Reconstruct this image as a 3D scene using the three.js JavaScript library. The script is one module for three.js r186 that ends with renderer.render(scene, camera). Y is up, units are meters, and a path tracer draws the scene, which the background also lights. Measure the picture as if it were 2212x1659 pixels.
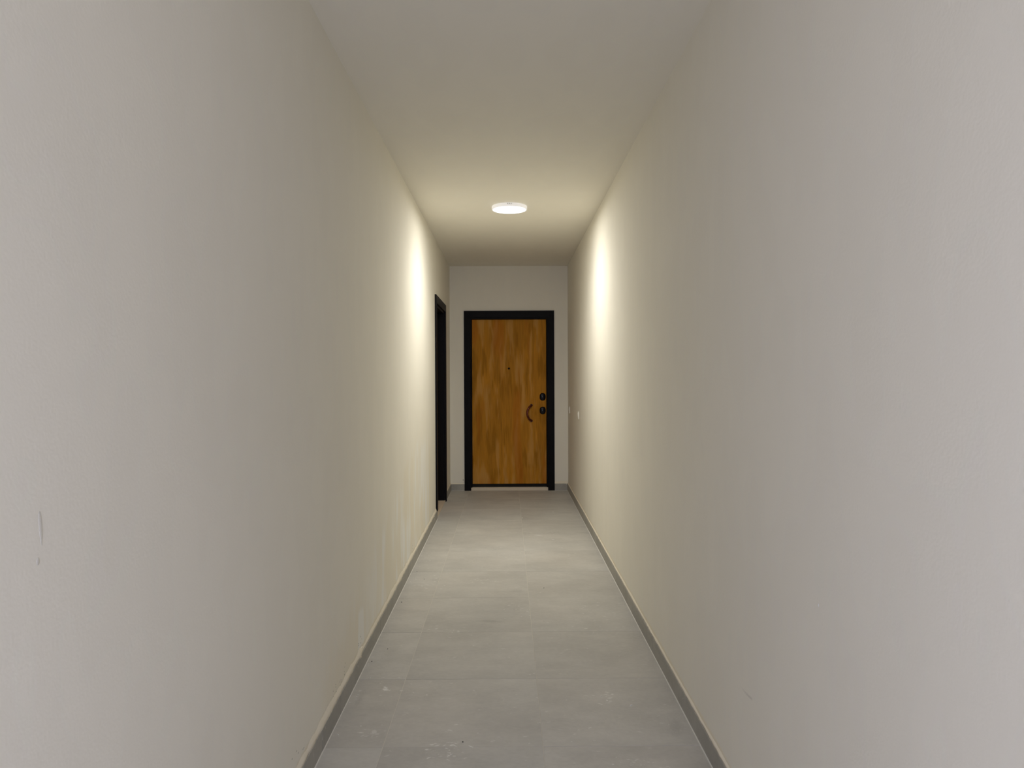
import * as THREE from 'three';
import { RectAreaLightUniformsLib } from 'three/addons/lights/RectAreaLightUniformsLib.js';
import { RoundedBoxGeometry } from 'three/addons/geometries/RoundedBoxGeometry.js';
import { mergeGeometries } from 'three/addons/utils/BufferGeometryUtils.js';

// ---------------------------------------------------------------- camera, sky, daylight, exposure
const scene = new THREE.Scene();
const FOCAL = 1545;                                             // pixels, for a frame 1659 high
const camera = new THREE.PerspectiveCamera(2 * Math.atan(829.5 / FOCAL) * 180 / Math.PI, 2212 / 1659, 0.05, 60);
camera.position.set(0, 1.391, 0);
camera.rotation.set(-16.5 / FOCAL, -9 / FOCAL, -0.004, 'YXZ');
scene.add(camera);

const SKY = [0.77, 0.815, 1.13];
scene.background = new THREE.Color().setRGB(...SKY);
scene.backgroundIntensity = 2.0;

RectAreaLightUniformsLib.init();
const ENTRY = { x0: -0.62, x1: 0.30, top: 2.2, z: 1.30 };       // glazed entrance behind the camera
const dayW = ENTRY.x1 - ENTRY.x0 - 0.16, dayH = ENTRY.top - 0.16;
const daylight = new THREE.RectAreaLight(new THREE.Color().setRGB(...SKY), 4.75, dayW, dayH);
daylight.name = 'daylight';
daylight.position.set((ENTRY.x0 + ENTRY.x1) / 2, ENTRY.top / 2, ENTRY.z - 0.02);
daylight.lookAt(daylight.position.x, daylight.position.y, -5);
scene.add(daylight);

const renderer = new THREE.WebGLRenderer({ antialias: true });
renderer.toneMapping = THREE.LinearToneMapping;
renderer.toneMappingExposure = 1.13;
renderer.shadowMap.enabled = true;

// ---------------------------------------------------------------- helpers
let seed = 20240611;
const rnd = () => { seed = (seed + 0x6d2b79f5) | 0; let t = Math.imul(seed ^ (seed >>> 15), 1 | seed); t = (t + Math.imul(t ^ (t >>> 7), 61 | t)) ^ t; return ((t ^ (t >>> 14)) >>> 0) / 4294967296; };
const between = (a, b) => a + (b - a) * rnd();
const hash = (x, y, s) => { let h = Math.imul(x, 374761393) ^ Math.imul(y, 668265263) ^ Math.imul(s, 2147483647 - 1013); h = Math.imul(h ^ (h >>> 13), 1274126177); return ((h ^ (h >>> 16)) >>> 0) / 4294967296; };
function noise(x, y, s = 0) {
  const xi = Math.floor(x), yi = Math.floor(y), fx = x - xi, fy = y - yi, u = fx * fx * (3 - 2 * fx), v = fy * fy * (3 - 2 * fy);
  const a = hash(xi, yi, s), b = hash(xi + 1, yi, s), c = hash(xi, yi + 1, s), d = hash(xi + 1, yi + 1, s);
  return a + (b - a) * u + (c - a) * v + (a - b - c + d) * u * v;
}
function fbm(x, y, octaves, s = 0) { let t = 0, a = 0.5, n = 0; for (let i = 0; i < octaves; i++) { t += a * noise(x, y, s + i * 17); n += a; a *= 0.5; x *= 2.03; y *= 2.03; } return t / n; }
const clamp = (v, a = 0, b = 1) => Math.min(b, Math.max(a, v));
const smooth = (a, b, v) => { const t = clamp((v - a) / (b - a)); return t * t * (3 - 2 * t); };
const toByte = (c) => { c = clamp(c); return Math.round(255 * (c <= 0.0031308 ? 12.92 * c : 1.055 * Math.pow(c, 1 / 2.4) - 0.055)); };
/** A colour texture from fn(u, v) -> linear [r, g, b]. */
function colourTexture(w, h, fn, wrap = THREE.RepeatWrapping) {
  const data = new Uint8Array(w * h * 4);
  for (let j = 0; j < h; j++) for (let i = 0; i < w; i++) {
    const c = fn((i + 0.5) / w, (j + 0.5) / h), k = (j * w + i) * 4;
    data[k] = toByte(c[0]); data[k + 1] = toByte(c[1]); data[k + 2] = toByte(c[2]); data[k + 3] = 255;
  }
  const t = new THREE.DataTexture(data, w, h); t.colorSpace = THREE.SRGBColorSpace;
  t.magFilter = THREE.LinearFilter; t.minFilter = THREE.LinearMipmapLinearFilter; t.generateMipmaps = true; t.wrapS = t.wrapT = wrap; t.needsUpdate = true;
  return t;
}
/** A height texture that repeats without a seam, from fn(u, v) -> 0..1 made of repeating waves of noise. */
function heightTexture(n, fn) {
  const data = new Uint8Array(n * n * 4);
  for (let j = 0; j < n; j++) for (let i = 0; i < n; i++) { const v = Math.round(255 * clamp(fn(i, j, n))), k = (j * n + i) * 4; data[k] = data[k + 1] = data[k + 2] = v; data[k + 3] = 255; }
  const t = new THREE.DataTexture(data, n, n); t.magFilter = THREE.LinearFilter; t.wrapS = t.wrapT = THREE.RepeatWrapping; t.needsUpdate = true;
  return t;
}
function tileNoise(x, y, period, s) {
  const xi = Math.floor(x), yi = Math.floor(y), fx = x - xi, fy = y - yi, u = fx * fx * (3 - 2 * fx), v = fy * fy * (3 - 2 * fy), m = (k) => ((k % period) + period) % period;
  const a = hash(m(xi), m(yi), s), b = hash(m(xi + 1), m(yi), s), c = hash(m(xi), m(yi + 1), s), d = hash(m(xi + 1), m(yi + 1), s);
  return a + (b - a) * u + (c - a) * v + (a - b - c + d) * u * v;
}
/** Texture coordinates from the position: fn(x, y, z) -> [u, v]. */
function uvFrom(geometry, fn) {
  const p = geometry.attributes.position, uv = new Float32Array(p.count * 2);
  for (let i = 0; i < p.count; i++) { const [u, v] = fn(p.getX(i), p.getY(i), p.getZ(i)); uv[2 * i] = u; uv[2 * i + 1] = v; }
  geometry.setAttribute('uv', new THREE.BufferAttribute(uv, 2));
  return geometry;
}
const box = (x0, x1, y0, y1, z0, z1) => new THREE.BoxGeometry(x1 - x0, y1 - y0, z1 - z0).translate((x0 + x1) / 2, (y0 + y1) / 2, (z0 + z1) / 2);
const rbox = (x0, x1, y0, y1, z0, z1, r) => new RoundedBoxGeometry(x1 - x0, y1 - y0, z1 - z0, 2, r).translate((x0 + x1) / 2, (y0 + y1) / 2, (z0 + z1) / 2);
const merged = (list) => mergeGeometries(list.map((g) => { const n = g.index ? g.toNonIndexed() : g; for (const k of Object.keys(n.attributes)) if (!['position', 'normal', 'uv'].includes(k)) n.deleteAttribute(k); return n; }));
function mesh(name, geometry, material, parent = scene) {
  const m = new THREE.Mesh(geometry, material); m.name = name; m.castShadow = m.receiveShadow = true; parent.add(m); return m;
}
function group(name, position = [0, 0, 0], parent = scene) { const g = new THREE.Group(); g.name = name; g.position.set(...position); parent.add(g); return g; }
function tag(o, label, category, kind, set) { Object.assign(o.userData, { label, category }); if (kind) o.userData.kind = kind; if (set) o.userData.group = set; return o; }
const rgb = (r, g, b) => new THREE.Color().setRGB(r, g, b);

// ---------------------------------------------------------------- dimensions (metres)
const XL = -0.704, XR = 0.731, ZE = -8.71, ZB = ENTRY.z, H = 2.733, T = 0.22;
const LAMP = { x: 0.018, z: -5.65 };
const TILE = 0.603, JOINT_X = [XL - 0.01, -0.4757, 0.1270, XR + 0.01], TILE_Z0 = ZE + 0.008;
const SKIRT_H = 0.080, SKIRT_T = 0.010;
const DOOR_SIDE = { near: -6.93, far: -8.03, top: 2.189 };      // outer edges of the casing of the side door
const DOOR_END = { x0: -0.531, x1: 0.5655, top: 2.189 };

// ---------------------------------------------------------------- materials
const PAINT = [0.88, 0.84, 0.725];
const plasterHeight = heightTexture(512, (i, j, n) => {
  let t = 0; for (const [p, a] of [[8, 0.34], [32, 0.26], [96, 0.26], [200, 0.14]]) t += a * tileNoise(i / n * p, j / n * p, p, p); return t;
});
plasterHeight.repeat.set(1, 1);
const plasterBump = (u, v) => { const t = plasterHeight.clone(); t.repeat.set(u, v); t.needsUpdate = true; return t; };
const LEN = ZB - ZE;
/** Faint unevenness of the paint, the same everywhere. */
const mottle = (a, b, s) => 1 + 0.045 * (fbm(a * 1.3, b * 1.3, 3, s) - 0.5) + 0.03 * (fbm(a * 9, b * 4, 2, s + 5) - 0.5);
const CREAM = [0.86, 0.77, 0.58], CHALK = [0.92, 0.91, 0.85];
const over = (c, d, k) => [c[0] + (d[0] - c[0]) * k, c[1] + (d[1] - c[1]) * k, c[2] + (d[2] - c[2]) * k];

// left wall: u along the corridor from the entrance, v up
const wallLeftMap = colourTexture(2048, 1024, (u, v) => {
  const d = u * LEN - ZB, y = v * H, m = mottle(d, y, 3);
  let c = [PAINT[0] * m, PAINT[1] * m, PAINT[2] * m];
  // touched-up plaster low on the wall: upright brush strokes, whiter and creamier than the paint
  if (d > 2.2 && d < 6.9 && y < 1.1) {
    const line = 0.20 + (d - 2.75) * 0.255 - Math.max(0, d - 5.6) * 0.42 + 0.26 * (fbm(d * 3.1, 2.2, 3, 21) - 0.5);
    const strokes = fbm(d * 19, y * 3.0, 5, 31), broad = fbm(d * 3.4, y * 1.6, 3, 41);
    const inside = smooth(0.10, -0.05, y - line + 0.35 * (strokes - 0.5)) * smooth(2.6, 2.8, d) * smooth(6.75, 6.2, d);
    c = over(c, CREAM, inside * 0.32 * smooth(0.35, 0.62, broad));
    c = over(c, CHALK, inside * 0.95 * smooth(0.40, 0.64, strokes) * smooth(0.66, 0.42, broad) * smooth(3.2, 4.2, d));
  }
  const smear = smooth(0.012, 0, Math.abs(d - 3.40) - 0.05 - 0.10 * (0.3 - y)) * smooth(0.31, 0.27, y + 0.03 * noise(d * 40, 1, 5));
  c = over(c, CHALK, 0.75 * smear);
  // rough cream filler above the skirting
  const edge = 0.094 + 0.022 * fbm(d * 7, 0.5, 3, 51) + 0.012 * (noise(d * 60, 0.5, 57) - 0.5);
  c = over(c, CREAM, 0.75 * smooth(edge + 0.012, edge - 0.006, y));
  if (y < 0.16 && noise(d * 190, y * 190, 61) > 0.93 && noise(d * 5, 3.3, 62) > 0.62) c = [0.16, 0.14, 0.11];
  return c;
}, THREE.ClampToEdgeWrapping);
const wallRightMap = colourTexture(2048, 1024, (u, v) => {
  const d = u * LEN - ZB, y = v * H, m = mottle(d, y, 71);
  let c = [PAINT[0] * m, PAINT[1] * m, PAINT[2] * m];
  const edge = 0.094 + 0.010 * fbm(d * 6, 0.5, 3, 81) + 0.006 * (noise(d * 50, 0.5, 87) - 0.5);
  c = over(c, CREAM, 0.7 * smooth(edge + 0.012, edge - 0.006, y));
  // a short dark scuff low down
  const along = (d - 2.14) / 0.11, off = y - (0.417 - 0.02 * along + 0.012 * along * along);
  if (along > -0.1 && along < 1.1) c = over(c, [0.46, 0.42, 0.36], 0.42 * smooth(0.006, 0, Math.abs(off)) * smooth(1.1, 0.1, along) * smooth(-0.1, 0.05, along));
  return c;
}, THREE.ClampToEdgeWrapping);
const plainMap = colourTexture(512, 512, (u, v) => { const m = mottle(u * 3, v * 3, 91); return [PAINT[0] * m, PAINT[1] * m, PAINT[2] * m]; }, THREE.MirroredRepeatWrapping);
const paint = (map, bu, bv) => new THREE.MeshStandardMaterial({ map, roughness: 0.82, bumpMap: plasterBump(bu, bv), bumpScale: 0.0005 });
const M = {
  wallLeft: paint(wallLeftMap, LEN / 0.5, H / 0.5),
  wallRight: paint(wallRightMap, LEN / 0.5, H / 0.5),
  plain: paint(plainMap, 6, 6),
  grout: new THREE.MeshStandardMaterial({ color: rgb(0.66, 0.63, 0.56), roughness: 0.95 }),
  paleGrout: new THREE.MeshStandardMaterial({ color: rgb(0.76, 0.74, 0.68), roughness: 0.95 }),
  filler: new THREE.MeshStandardMaterial({ color: rgb(0.88, 0.81, 0.66), roughness: 0.95 }),
  marble: new THREE.MeshStandardMaterial({ color: rgb(0.66, 0.57, 0.44), roughness: 0.55 }),
  black: new THREE.MeshPhysicalMaterial({ color: rgb(0.004, 0.004, 0.005), roughness: 0.5, specularIntensity: 0.2 }),
  blackGloss: new THREE.MeshPhysicalMaterial({ color: rgb(0.004, 0.004, 0.008), roughness: 0.12, specularIntensity: 0.6 }),
  seal: new THREE.MeshStandardMaterial({ color: rgb(0.006, 0.006, 0.006), roughness: 0.9 }),
  bronze: new THREE.MeshStandardMaterial({ color: rgb(0.16, 0.045, 0.035), roughness: 0.2, metalness: 0.9 }),
  brass: new THREE.MeshStandardMaterial({ color: rgb(0.30, 0.17, 0.07), roughness: 0.35, metalness: 0.8 }),
  plastic: new THREE.MeshStandardMaterial({ color: rgb(0.84, 0.83, 0.79), roughness: 0.45 }),
  switchPlastic: new THREE.MeshStandardMaterial({ color: rgb(0.82, 0.79, 0.70), roughness: 0.5 }),
  lampRim: new THREE.MeshStandardMaterial({ color: rgb(0.88, 0.87, 0.87), roughness: 0.4, emissive: rgb(1.0, 0.985, 0.97), emissiveIntensity: 0.3 }),
  slot: new THREE.MeshStandardMaterial({ color: rgb(0.5, 0.5, 0.49), roughness: 0.7 }),
  glow: new THREE.MeshStandardMaterial({ color: rgb(0.9, 0.9, 0.9), roughness: 0.6, emissive: rgb(1.0, 0.985, 0.95), emissiveIntensity: 2.2 }),
  glass: new THREE.MeshPhysicalMaterial({ color: 0xffffff, roughness: 0.02, transmission: 1, thickness: 0, ior: 1.5 }),
  pavement: new THREE.MeshStandardMaterial({ color: rgb(0.40, 0.40, 0.39), roughness: 0.95 }),
};

// ---------------------------------------------------------------- floor: stone tiles on a bed of grout
const floorSpan = { x0: XL - 0.02, w: XR - XL + 0.04, z0: ZE - 0.02, l: 6.8 };
const marks = [];                                               // pale plaster dust trodden into the tiles: [x, z, rx, rz, turn, strength]
for (const [x, z, n, sx, sz, k] of [[-0.22, -2.65, 46, 0.07, 0.05, 0.8], [0.43, -3.07, 14, 0.05, 0.04, 0.9], [-0.53, -2.78, 16, 0.05, 0.09, 0.6], [0.30, -6.2, 16, 0.10, 0.12, 0.8],
  [0.46, -2.53, 26, 0.10, 0.05, 0.8], [-0.56, -4.78, 34, 0.10, 0.16, 0.7], [0.06, -4.25, 20, 0.07, 0.10, 0.7], [-0.17, -4.86, 16, 0.07, 0.06, 0.8], [-0.30, -3.9, 14, 0.10, 0.07, 0.7],
  [0.55, -4.1, 34, 0.14, 0.22, 0.6], [-0.45, -3.2, 16, 0.12, 0.10, 0.5], [-0.62, -5.3, 22, 0.06, 0.4, 0.6], [0.40, -5.5, 30, 0.2, 0.5, 0.6], [0.0, -3.4, 26, 0.5, 0.5, 0.45], [0.2, -6.9, 10, 0.2, 0.25, 0.8], [-0.05, -5.6, 24, 0.3, 0.4, 0.55], [0.30, -2.9, 18, 0.3, 0.3, 0.5], [-0.3, -3.05, 20, 0.2, 0.2, 0.6], [0.1, -4.2, 90, 0.5, 1.2, 0.5], [0.0, -5.8, 90, 0.5, 1.3, 0.5], [0.0, -2.8, 60, 0.5, 0.4, 0.45]])
  for (let i = 0; i < n; i++) { const r = between(0.0014, 0.0050); marks.push([x + (rnd() + rnd() - 1) * sx * 1.5, z + (rnd() + rnd() - 1) * sz * 1.5, r * between(0.8, 3.4), r * between(0.45, 0.95), between(-0.7, 0.7), Math.min(1, 1.15 * k) * between(0.25, 1)]); }
marks.push([-0.548, -3.170, 0.021, 0.010, 0.45, 0.8], [-0.552, -3.190, 0.016, 0.007, 0.9, 0.7], [0.269, -6.242, 0.028, 0.010, 0.1, 0.9], [0.24, -6.25, 0.016, 0.006, 0, 0.8], [0.38, -6.08, 0.014, 0.008, 0, 0.8], [-0.53, -2.79, 0.012, 0.02, 0.3, 0.35], [-0.275, -3.896, 0.008, 0.006, 0, 0.9], [0.112, -4.22, 0.006, 0.006, 0, 0.9]);
const smudges = [[-0.10, -4.05, 0.10, 0.025, 0.12, 0.16], [0.06, -4.62, 0.06, 0.05, 0.2, 0.12], [0.66, -2.82, 0.035, 0.11, 0.25, 0.14], [-0.645, -3.08, 0.018, 0.10, 0.05, 0.12], [-0.60, -3.55, 0.06, 0.16, 0.1, 0.08]];
const FW = 1024, FH = 2048, layer = new Float32Array(FW * FH), dirt = new Float32Array(FW * FH);
function stamp(target, [x, z, rx, rz, turn, k], soft) {
  const px = FW / floorSpan.w, pz = FH / floorSpan.l, cx = (x - floorSpan.x0) * px, cz = (z - floorSpan.z0) * pz, r = Math.max(rx, rz) * 1.4, ct = Math.cos(turn), st = Math.sin(turn);
  for (let j = Math.max(0, Math.floor(cz - r * pz - 1)); j <= Math.min(FH - 1, cz + r * pz + 1); j++) for (let i = Math.max(0, Math.floor(cx - r * px - 1)); i <= Math.min(FW - 1, cx + r * px + 1); i++) {
    const a = (i + 0.5 - cx) / px, b = (j + 0.5 - cz) / pz, q = Math.hypot((a * ct + b * st) / rx, (b * ct - a * st) / rz) + 0.5 * (noise(i * 0.35, j * 0.35, 7) - 0.5);
    target[j * FW + i] = Math.max(target[j * FW + i], k * smooth(1.15, soft, q));
  }
}
for (const m of marks) stamp(layer, m, 0.5);
for (const s of smudges) stamp(dirt, s, 0.0);
const STONE = [0.53, 0.51, 0.465];
const floorMap = colourTexture(FW, FH, (u, v) => {
  const x = floorSpan.x0 + u * floorSpan.w, z = floorSpan.z0 + v * floorSpan.l, k = Math.min(FH - 1, Math.floor(v * FH)) * FW + Math.min(FW - 1, Math.floor(u * FW));
  const col = x < JOINT_X[1] ? 0 : x < JOINT_X[2] ? 1 : 2, row = Math.floor((z - TILE_Z0) / TILE), ox = hash(col, row, 3) * 40, oz = hash(col, row, 4) * 40;
  const cloud = fbm(x * 3.2 + ox, z * 4.2 + oz, 4, 5), vein = fbm(x * 7 + ox, z * 16 + oz, 4, 6), grain = fbm(x * 60 + ox, z * 110, 2, 8);
  const t = 1 + 0.24 * (cloud - 0.5) + 0.16 * (vein - 0.5) + 0.10 * (grain - 0.5) + 0.07 * (hash(col, row, 9) - 0.5);
  const haze = 0.13 * smooth(0.58, 0.80, fbm(x * 5.1 + 9, z * 7.3, 4, 11)) * (0.4 + 0.6 * grain);
  const hue = 0.025 * (fbm(x * 2 + ox, z * 2 + oz, 2, 12) - 0.5);
  let c = [STONE[0] * t * (1 + hue), STONE[1] * t, STONE[2] * t * (1 - hue)];
  c = over(c, [0.66, 0.65, 0.61], haze);
  const s = 1 - dirt[k]; c = [c[0] * s, c[1] * s, c[2] * s];
  return over(c, [0.86, 0.85, 0.81], layer[k]);
}, THREE.MirroredRepeatWrapping);
const stoneHeight = heightTexture(256, (i, j, n) => 0.6 * tileNoise(i / n * 40, j / n * 40, 40, 3) + 0.4 * tileNoise(i / n * 110, j / n * 110, 110, 4));
const stoneBump = stoneHeight.clone(); stoneBump.repeat.set(floorSpan.w / 0.4, floorSpan.l / 0.4);
M.stone = new THREE.MeshStandardMaterial({ map: floorMap, roughness: 0.55, bumpMap: stoneBump, bumpScale: 0.0004 });

const floor = tag(group('floor'), 'grey stone tile floor running down the corridor', 'floor', 'structure');
mesh('grout_bed', box(XL - T, XR + T, -0.12, -0.0010, ZE - T, ZB + 0.05), M.grout, floor);
const floorUv = (x, y, z) => [(x - floorSpan.x0) / floorSpan.w, (z - floorSpan.z0) / floorSpan.l];
for (let c = 0; c < 3; c++) for (let z = TILE_Z0; z < ZB; z += TILE) {
  const x0 = JOINT_X[c] + 0.0014, x1 = JOINT_X[c + 1] - 0.0014, z0 = z + 0.0009, z1 = Math.min(z + TILE - 0.0009, ZB + 0.02), lift = between(-0.0003, 0.0003);
  mesh('tile', uvFrom(rbox(Math.max(x0, XL - 0.004), Math.min(x1, XR + 0.004), -0.006, lift, z0, z1, 0.0008), floorUv), M.stone, floor);
}

// ---------------------------------------------------------------- walls, ceiling
function wallWithHoles(a0, a1, holes) {                         // outline in (along, up)
  const s = new THREE.Shape([new THREE.Vector2(a0, -0.1), new THREE.Vector2(a1, -0.1), new THREE.Vector2(a1, H), new THREE.Vector2(a0, H)]);
  for (const [h0, h1, top] of holes) s.holes.push(new THREE.Path([new THREE.Vector2(h0, -0.05), new THREE.Vector2(h0, top), new THREE.Vector2(h1, top), new THREE.Vector2(h1, -0.05)]));
  return new THREE.ExtrudeGeometry(s, { depth: T, bevelEnabled: false });
}
const hallUv = (x, y, z) => [(ZB - z) / LEN, y / H];
const leftGeometry = wallWithHoles(-ZB - T, -ZE + T, [[-DOOR_SIDE.near + 0.03, -DOOR_SIDE.far - 0.03, DOOR_SIDE.top - 0.03]]).rotateY(Math.PI / 2).translate(XL - T, 0, 0);
tag(mesh('wall_left', uvFrom(leftGeometry, hallUv), M.wallLeft), 'cream painted left wall with brushed touch-up plaster low down', 'wall', 'structure');
const wallLeft = scene.getObjectByName('wall_left');
const wallRight = tag(mesh('wall_right', uvFrom(box(XR, XR + T, -0.1, H, ZE - T, ZB + T), hallUv), M.wallRight), 'plain cream painted right wall', 'wall', 'structure');
const acrossUv = (x, y, z) => [x / 3, y / 3];
tag(mesh('wall_end', uvFrom(wallWithHoles(XL - 0.01, XR + 0.01, [[DOOR_END.x0 + 0.03, DOOR_END.x1 - 0.03, DOOR_END.top - 0.03]]).translate(0, 0, ZE - T), acrossUv), M.plain), 'cream end wall around the wooden door', 'wall', 'structure');
tag(mesh('wall_back', uvFrom(wallWithHoles(XL - 0.01, XR + 0.01, [[ENTRY.x0, ENTRY.x1, ENTRY.top]]).translate(0, 0, ZB), acrossUv), M.plain), 'cream entrance wall behind the viewer', 'wall', 'structure');
tag(mesh('ceiling', uvFrom(box(XL - T, XR + T, H, H + 0.2, ZE - T, ZB + T), (x, y, z) => [x / 3, z / 3]), M.plain), 'smooth cream plaster ceiling', 'ceiling', 'structure');
tag(mesh('ground', box(-4, 4, -0.30, -0.121, ZB + 0.05, 9), M.pavement), 'grey pavement outside the entrance', 'pavement', 'structure');

// plaster run and knock on the left wall, close to the viewer
{
  const run = new THREE.SphereGeometry(1, 20, 14); const p = run.attributes.position;
  for (let i = 0; i < p.count; i++) { const y = p.getY(i), w = 0.0052 * (0.75 + 0.25 * y); p.setXYZ(i, p.getX(i) * 0.0009, y * 0.027, p.getZ(i) * w + 0.0022 * y); }
  run.computeVertexNormals();
  mesh('plaster_run', run.translate(XL, 1.165, -1.078), M.plain, wallLeft);
  mesh('plaster_run', new THREE.SphereGeometry(1, 12, 8).scale(0.0011, 0.006, 0.0035).translate(XL, 1.117, -1.071), M.plain, wallLeft);
  mesh('plaster_blob', new THREE.SphereGeometry(1, 12, 8).scale(0.004, 0.011, 0.012).translate(XL + 0.001, 0.094, -3.405), M.filler, wallLeft);
  mesh('nail_hole', new THREE.CylinderGeometry(0.0045, 0.0045, 0.002, 12).rotateX(Math.PI / 2).translate(-0.549, 0.130, ZE), M.seal, scene.getObjectByName('wall_end'));
  mesh('plaster_fleck', new THREE.SphereGeometry(1, 8, 6).scale(0.0009, 0.0045, 0.0013).translate(XR, 0.848, -1.678), M.plastic, wallRight);
}

// ---------------------------------------------------------------- skirting: cut floor tiles with filler on top and a line of grout below
M.skirting = new THREE.MeshStandardMaterial({ map: floorMap, color: rgb(0.70, 0.70, 0.68), roughness: 0.6 });
function fillerStrip(length, rough, s) {                        // along x from 0 to length; back against z = 0, lying on the skirting's top
  const n = Math.max(4, Math.ceil(length / 0.012)), pos = [], idx = [];
  for (let i = 0; i <= n; i++) {
    const x = length * i / n, k = fbm(x * 9, s, 3, 101), f = noise(x * 55, s, 103);
    const up = 0.0025 + rough * (0.004 + 0.034 * k) + 0.004 * f * rough, out = SKIRT_T * clamp(0.6 + rough * 0.8 * (k - 0.3) + 0.25 * (f - 0.5), 0.25, 1.10), drop = out > SKIRT_T * 0.9 ? -0.009 * rough * f : 0.0004;
    pos.push(x, -0.003, 0.0, x, drop, out, x, up * 0.45 + 0.0008, out * 0.8, x, up, 0.0004);
    if (i) for (let q = 0; q < 3; q++) { const a = (i - 1) * 4 + q, b = i * 4 + q; idx.push(a, b, b + 1, a, b + 1, a + 1); }
  }
  const g = new THREE.BufferGeometry(); g.setAttribute('position', new THREE.Float32BufferAttribute(pos, 3)); g.setIndex(idx); g.computeVertexNormals();
  return uvFrom(g, (x, y, z) => [x, y]);
}
function skirting(name, label, length, rough, place, s) {       // built along +x with its face towards +z, then placed
  const g = tag(group(name), label, 'skirting', 'structure');
  place(g);
  const first = between(0.2, 0.55);
  const cuts = [0]; for (let x = length < 0.4 ? length : first; x < length; x += TILE) cuts.push(x); cuts.push(length);
  for (let i = 0; i + 1 < cuts.length; i++) {
    if (cuts[i + 1] - cuts[i] < 0.02) continue;
    const ox = hash(i, s, 1), oz = hash(i, s, 2), jog = 0.0012 * (hash(i, s, 5) - 0.5);
    mesh('skirting_tile', uvFrom(rbox(cuts[i] + 0.0008, cuts[i + 1] - 0.0008, 0.0015, SKIRT_H, -0.004, SKIRT_T + jog, 0.0010), (x, y) => [y * 0.7 + ox, x / 6.8 + oz]), M.skirting, g);
  }
  mesh('grout_line', uvFrom(rbox(0, length, -0.004, 0.0022, SKIRT_T - 0.004, SKIRT_T + 0.0042, 0.0006), (x, y) => [x, y]), M.paleGrout, g);
  if (name === 'baseboard_left') mesh('grout_end', box(length - 0.0005, length + 0.003, 0, SKIRT_H, -0.002, SKIRT_T), M.paleGrout, g);
  mesh('filler', fillerStrip(length, rough, s).translate(0, SKIRT_H, 0), M.filler, g);
  return g;
}
skirting('baseboard_left', 'grey tile skirting with rough cream filler along the left wall', ZB + 7.004, 1.0, (g) => { g.position.set(XL, 0, ZB); g.rotation.y = Math.PI / 2; }, 3);
skirting('baseboard_left_001', 'short grey tile skirting between the side door and the end wall', -8.03 - ZE, 0.4, (g) => { g.position.set(XL, 0, -8.03); g.rotation.y = Math.PI / 2; }, 5);
skirting('baseboard_right', 'grey tile skirting along the right wall', LEN, 0.3, (g) => { g.position.set(XR, 0, ZE); g.rotation.y = -Math.PI / 2; }, 7);
skirting('baseboard_end', 'short grey tile skirting left of the wooden end door', DOOR_END.x0 - XL - SKIRT_T, 0.3, (g) => g.position.set(XL + SKIRT_T, 0, ZE), 9);
skirting('baseboard_end_001', 'short grey tile skirting with a plaster smear right of the wooden end door', XR - SKIRT_T - DOOR_END.x1, 1.0, (g) => g.position.set(DOOR_END.x1, 0, ZE), 11);

// ---------------------------------------------------------------- doors
const woodMap = colourTexture(512, 1024, (u, v) => {
  const x = u * 0.92, y = v * 2.0;
  const bend = 0.05 * (fbm(x * 4, y * 0.9, 2, 120) - 0.5), xs = x + bend;
  const fine = fbm(xs * 150, y * 7, 3, 121), streak = fbm(xs * 38, y * 3.6, 4, 122), patch = fbm(xs * 13, y * 3.4, 3, 123), band = fbm(xs * 6, y * 0.8, 2, 124), pale = fbm(xs * 22, y * 3.0, 4, 125);
  let c = [0.48, 0.205, 0.017];
  const t = 1 + 0.55 * (streak - 0.5) + 0.30 * (fine - 0.5) + 0.35 * (band - 0.5);
  c = [c[0] * t, c[1] * t, c[2] * t];
  c = over(c, [0.29, 0.122, 0.006], 0.75 * smooth(0.50, 0.68, streak * 0.55 + patch * 0.45));
  c = over(c, [0.60, 0.32, 0.085], 0.6 * smooth(0.50, 0.70, pale * 0.65 + (1 - patch) * 0.35));
  c = over(c, [0.44, 0.135, 0.010], 0.5 * smooth(0.55, 0.72, fbm(xs * 9, y * 1.6, 3, 127)));
  return c;
}, THREE.ClampToEdgeWrapping);
M.wood = new THREE.MeshPhysicalMaterial({ map: woodMap, roughness: 0.6, specularIntensity: 0.2 });

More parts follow.
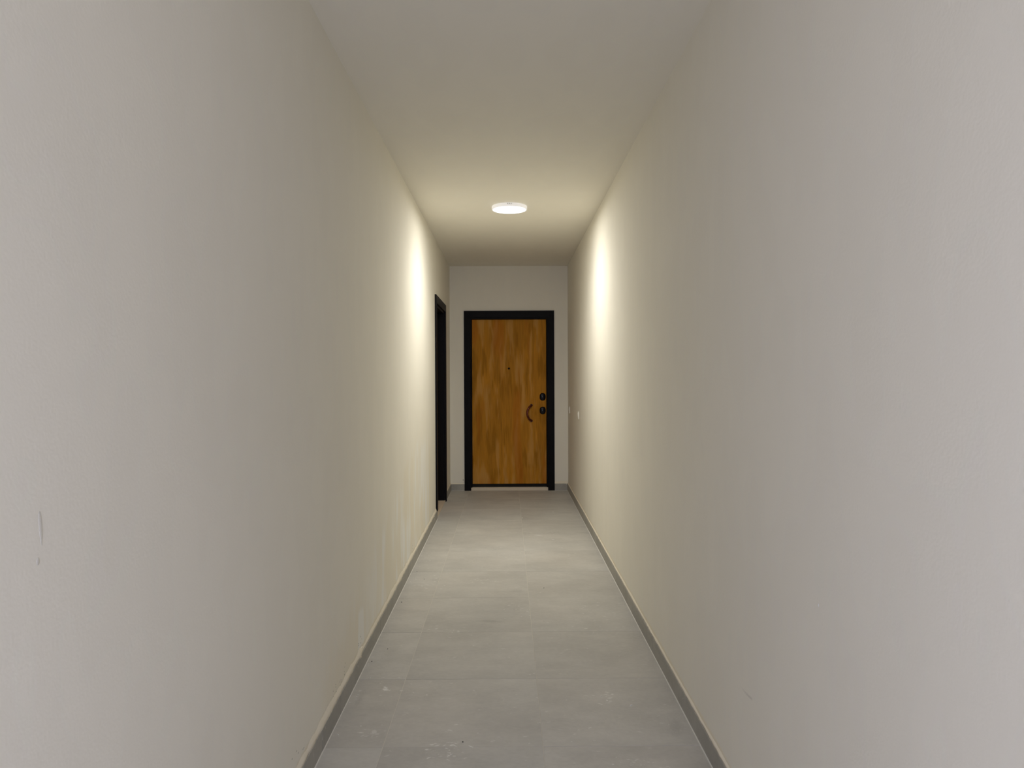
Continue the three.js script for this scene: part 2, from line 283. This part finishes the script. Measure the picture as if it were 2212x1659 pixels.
/** A steel-framed door built round the origin: width along x, front towards +z at the wall face z = 0. */
function makeDoor(root, width, top, recess, full) {
  const foot = full ? 0 : SKIRT_H + 0.003;                        // the side door's near leg stands on the skirting
  const w = width / 2, cas = 0.079, lin = 0.0135, ct = 0.016;
  const u = (a, b, t0, t1, z0, z1, lift = 0) => {                         // an upside-down U of bars
    const s = new THREE.Shape([[-a, lift], [-a, t0], [a, t0], [a, 0], [b, 0], [b, t1], [-b, t1], [-b, lift]].map((p) => new THREE.Vector2(...p)));
    return new THREE.ExtrudeGeometry(s, { depth: z1 - z0 - 0.003, bevelEnabled: true, bevelThickness: 0.0015, bevelSize: 0.0015, bevelOffset: -0.0015, bevelSegments: 1 }).translate(0, 0, z0 + 0.0015);
  };
  mesh('casing', u(w, w - cas, top, top - cas, -0.004, ct, foot), M.black, root);
  const jamb = mesh('jamb', u(w - cas + 0.004, w - cas - lin, top - cas + 0.004, top - cas - lin * 1.6, -T + 0.01, -0.002), M.black, root);
  mesh('door_stop', u(w - cas, w - cas - lin - 0.012, top - cas, top - cas - lin * 1.6 - 0.012, -T + 0.02, -recess - 0.052), M.black, jamb);
  mesh('threshold', rbox(full ? -w + 0.012 : -w + 0.076, w - 0.012, -0.02, full ? 0.036 : 0.015, -T + 0.01, full ? -0.001 : 0.004, 0.002), M.marble, root);
  mesh('bottom_seal', box(-w + cas + lin - 0.003, w - cas - lin + 0.003, full ? 0.034 : 0.013, full ? 0.079 : 0.05, -recess - 0.05, -recess - 0.012), M.seal, root);
  const lw = w - cas - lin - 0.003, lt = top - cas - lin * 1.6 - 0.003, lb = full ? 0.076 : 0.045;
  const leaf = mesh('leaf', uvFrom(rbox(-lw, lw, lb, lt, -recess - 0.052, -recess, 0.002), (x, y) => [(x + lw) / (2 * lw), (y - lb) / (lt - lb)]), M.wood, root);
  if (!full) return leaf;
  const z = -recess;
  // peephole
  const peep = mesh('peephole', new THREE.LatheGeometry([[0, 0.002], [0.0045, 0.002], [0.006, 0.006], [0.0105, 0.005], [0.0125, 0.0015], [0.0125, -0.004]].map((p) => new THREE.Vector2(...p)), 24).rotateX(Math.PI / 2).translate(-0.003, 1.487, z), M.black, leaf);
  peep.userData.label = 'small round dark peephole';
  // two oval lock covers
  for (const y of [1.139, 0.972]) {
    const pts = []; for (let i = 0; i < 40; i++) { const a = i / 40 * Math.PI * 2, c = Math.cos(a), s = Math.sin(a), n = 2 / 2.5; pts.push(new THREE.Vector2(Math.sign(c) * Math.pow(Math.abs(c), n) * 0.033, Math.sign(s) * Math.pow(Math.abs(s), n) * 0.041)); }
    const dome = new THREE.SphereGeometry(1, 32, 16, 0, Math.PI * 2, 0, Math.PI / 2).rotateX(Math.PI / 2), p = dome.attributes.position;
    for (let i = 0; i < p.count; i++) {                         // squared-off oval, domed
      const a = Math.atan2(p.getY(i), p.getX(i)), q = Math.hypot(p.getX(i), p.getY(i)), f = Math.pow(Math.pow(Math.abs(Math.cos(a)), 2.6) + Math.pow(Math.abs(Math.sin(a)), 2.6), -1 / 2.6);
      p.setXYZ(i, Math.cos(a) * q * f * 0.0375, Math.sin(a) * q * f * 0.0465, p.getZ(i) * 0.020);
    }
    dome.computeVertexNormals();
    const cover = mesh('lock_cover', dome.translate(0.408, y, z - 0.0005), M.blackGloss, leaf);
    cover.userData.label = 'black oval lock cover';
  }
  // bow handle, curving out to the left of its two feet
  const hx = 0.266, y0 = 1.036, y1 = 0.848, curve = new THREE.CatmullRomCurve3([[0.004, y0, z - 0.002], [0.002, y0 - 0.002, z + 0.02], [-0.020, y0 - 0.018, z + 0.040], [-0.040, y0 - 0.050, z + 0.052], [-0.049, (y0 + y1) / 2, z + 0.056], [-0.040, y1 + 0.050, z + 0.052], [-0.020, y1 + 0.018, z + 0.040], [0.002, y1 + 0.002, z + 0.02], [0.004, y1, z - 0.002]].map(([x, y, q]) => new THREE.Vector3(hx + x, y, q)));
  const tube = new THREE.TubeGeometry(curve, 64, 0.0125, 16);
  const handle = mesh('pull_handle', tube, M.bronze, leaf);
  handle.userData.label = 'dark bronze bow-shaped pull handle';
  for (const y of [y0, y1]) leaf.add(Object.assign(new THREE.Mesh(new THREE.CylinderGeometry(0.0150, 0.0165, 0.010, 24).rotateX(Math.PI / 2).translate(hx + 0.004, y, z + 0.004), M.blackGloss), { name: 'handle_foot', castShadow: true, receiveShadow: true }));
  return leaf;
}
const doorEnd = tag(group('door_1', [(DOOR_END.x0 + DOOR_END.x1) / 2, 0, ZE]), 'orange brown wooden door in black steel frame closing the corridor', 'door', 'structure');
makeDoor(doorEnd, DOOR_END.x1 - DOOR_END.x0, DOOR_END.top, 0.036, true);
const doorSide = tag(group('door_2', [XL, 0, (DOOR_SIDE.near + DOOR_SIDE.far) / 2]), 'black framed doorway in the left wall near the end', 'door', 'structure');
doorSide.rotation.y = Math.PI / 2;
makeDoor(doorSide, DOOR_SIDE.near - DOOR_SIDE.far, DOOR_SIDE.top, 0.13, false);

// glazed entrance behind the viewer
const entrance = tag(group('door_3', [(ENTRY.x0 + ENTRY.x1) / 2, 0, ZB + 0.06]), 'glazed entrance door behind the viewer', 'door', 'structure');
{
  const w = (ENTRY.x1 - ENTRY.x0) / 2, t = ENTRY.top, b = 0.06;
  mesh('frame', merged([box(-w, -w + b, 0, t, 0, 0.06), box(w - b, w, 0, t, 0, 0.06), box(-w + b, w - b, t - b, t, 0, 0.06), box(-w + b, w - b, 0, b, 0, 0.06)]), M.black, entrance);
  mesh('pane', box(-w + b, w - b, b, t - b, 0.028, 0.034), M.glass, entrance);
}

// ---------------------------------------------------------------- ceiling lamp
const lamp = tag(group('ceiling_lamp', [LAMP.x, H, LAMP.z]), 'round white surface-mounted ceiling lamp, switched on', 'lamp');
{
  const body = new THREE.LatheGeometry([[0, 0], [0.118, 0], [0.118, -0.005], [0.1375, -0.005], [0.139, -0.008], [0.139, -0.026], [0.1365, -0.031], [0.130, -0.031], [0.130, -0.022], [0, -0.022]].map((p) => new THREE.Vector2(...p)).reverse(), 64);
  mesh('opal_rim', body, M.lampRim, lamp).userData.label = 'white opal rim';
  const disc = new THREE.LatheGeometry([[0, -0.0355], [0.06, -0.0352], [0.105, -0.0342], [0.122, -0.0325], [0.1295, -0.029], [0.1295, -0.023], [0, -0.023]].map((p) => new THREE.Vector2(...p)), 64);
  mesh('diffuser', disc, M.glow, lamp).userData.label = 'glowing white diffuser';
  for (const a of [-0.10, 0, 0.10]) mesh('vent_slot', box(-0.0035, 0.0035, -0.017, -0.009, 0.1385, 0.1396).rotateY(a), M.slot, lamp);
  const light = new THREE.RectAreaLight(rgb(1.0, 0.985, 0.945), 112, 0.19, 0.19);
  light.name = 'lamp_light'; light.position.set(0, -0.040, 0); light.lookAt(LAMP.x, 0, LAMP.z); light.rotation.set(-Math.PI / 2, 0, 0);
  lamp.add(light);
  // the opal cover sends more light down than out: a broad soft cone from the same face
  const down = new THREE.SpotLight(rgb(1.0, 0.985, 0.945), 4.4, 0, 76 * Math.PI / 180, 1, 2);
  down.name = 'lamp_downlight'; down.position.set(0, -0.040, 0); down.target.position.set(0, -2, 0); down.castShadow = true; down.shadow.radius = 4.5;
  lamp.add(down, down.target);
}

// ---------------------------------------------------------------- light switches on the right wall
function makeSwitch(name, label, z, y) {
  const g = tag(group(name, [XR, y, z]), label, 'switch', null, 'light switches on the right wall'); g.rotation.y = -Math.PI / 2;
  mesh('plate', rbox(-0.041, 0.041, -0.041, 0.041, -0.002, 0.008, 0.003), M.switchPlastic, g);
  mesh('rocker', rbox(-0.026, 0.026, -0.028, 0.028, 0.004, 0.0115, 0.002).rotateX(0.06), M.switchPlastic, g);
  return g;
}
makeSwitch('light_switch', 'white light switch on right wall, the one nearer the viewer', -7.39, 0.987);
makeSwitch('light_switch_001', 'white light switch on right wall, beside the end corner', -8.46, 0.992);

// ---------------------------------------------------------------- crumbs of plaster and grit left on the tiles
{
  const list = [], dark = [], crumb = (x, z, r) => { const g = new THREE.IcosahedronGeometry(r, 0); g.scale(between(0.8, 1.5), 0.6, between(0.8, 1.2)); g.rotateY(between(0, 6)); g.translate(x, r * 0.5, z); return g; };
  for (const [x, z, r] of [[0.515, -3.0, 0.0042], [-0.533, -3.81, 0.0032], [0.112, -4.22, 0.0028], [0.457, -7.3, 0.005], [0.135, -7.0, 0.005], [-0.21, -2.62, 0.002], [0.40, -3.09, 0.0025], [-0.40, -2.98, 0.0022]]) list.push(crumb(x, z, r));
  for (let i = 0; i < 70; i++) { const d = between(2.6, 6.8), k = rnd() * rnd(); list.push(crumb(XL + SKIRT_T + 0.005 + 0.06 * k, -d, between(0.0008, 0.0024))); }
  for (let i = 0; i < 60; i++) list.push(crumb(between(-0.6, 0.65), -between(2.5, 7.5), between(0.0005, 0.0014)));
  tag(mesh('plaster_crumbs', merged(list), M.plastic), 'tiny white plaster crumbs scattered over the grey floor tiles', 'crumbs', 'stuff');
  for (const [x, z, r] of [[-0.67, -3.484, 0.0030], [-0.619, -3.643, 0.0028], [0.231, -4.679, 0.0032], [-0.177, -2.708, 0.0024], [-0.58, -4.9, 0.003], [-0.655, -5.1, 0.003], [-0.66, -4.4, 0.003]]) dark.push(crumb(x, z, r));
  tag(mesh('grit', merged(dark), M.seal), 'tiny black grit on the grey floor tiles', 'grit', 'stuff');
}

scene.traverse((o) => { if (o.isMesh) o.castShadow = o.receiveShadow = true; });
scene.updateMatrixWorld(true);
renderer.render(scene, camera);
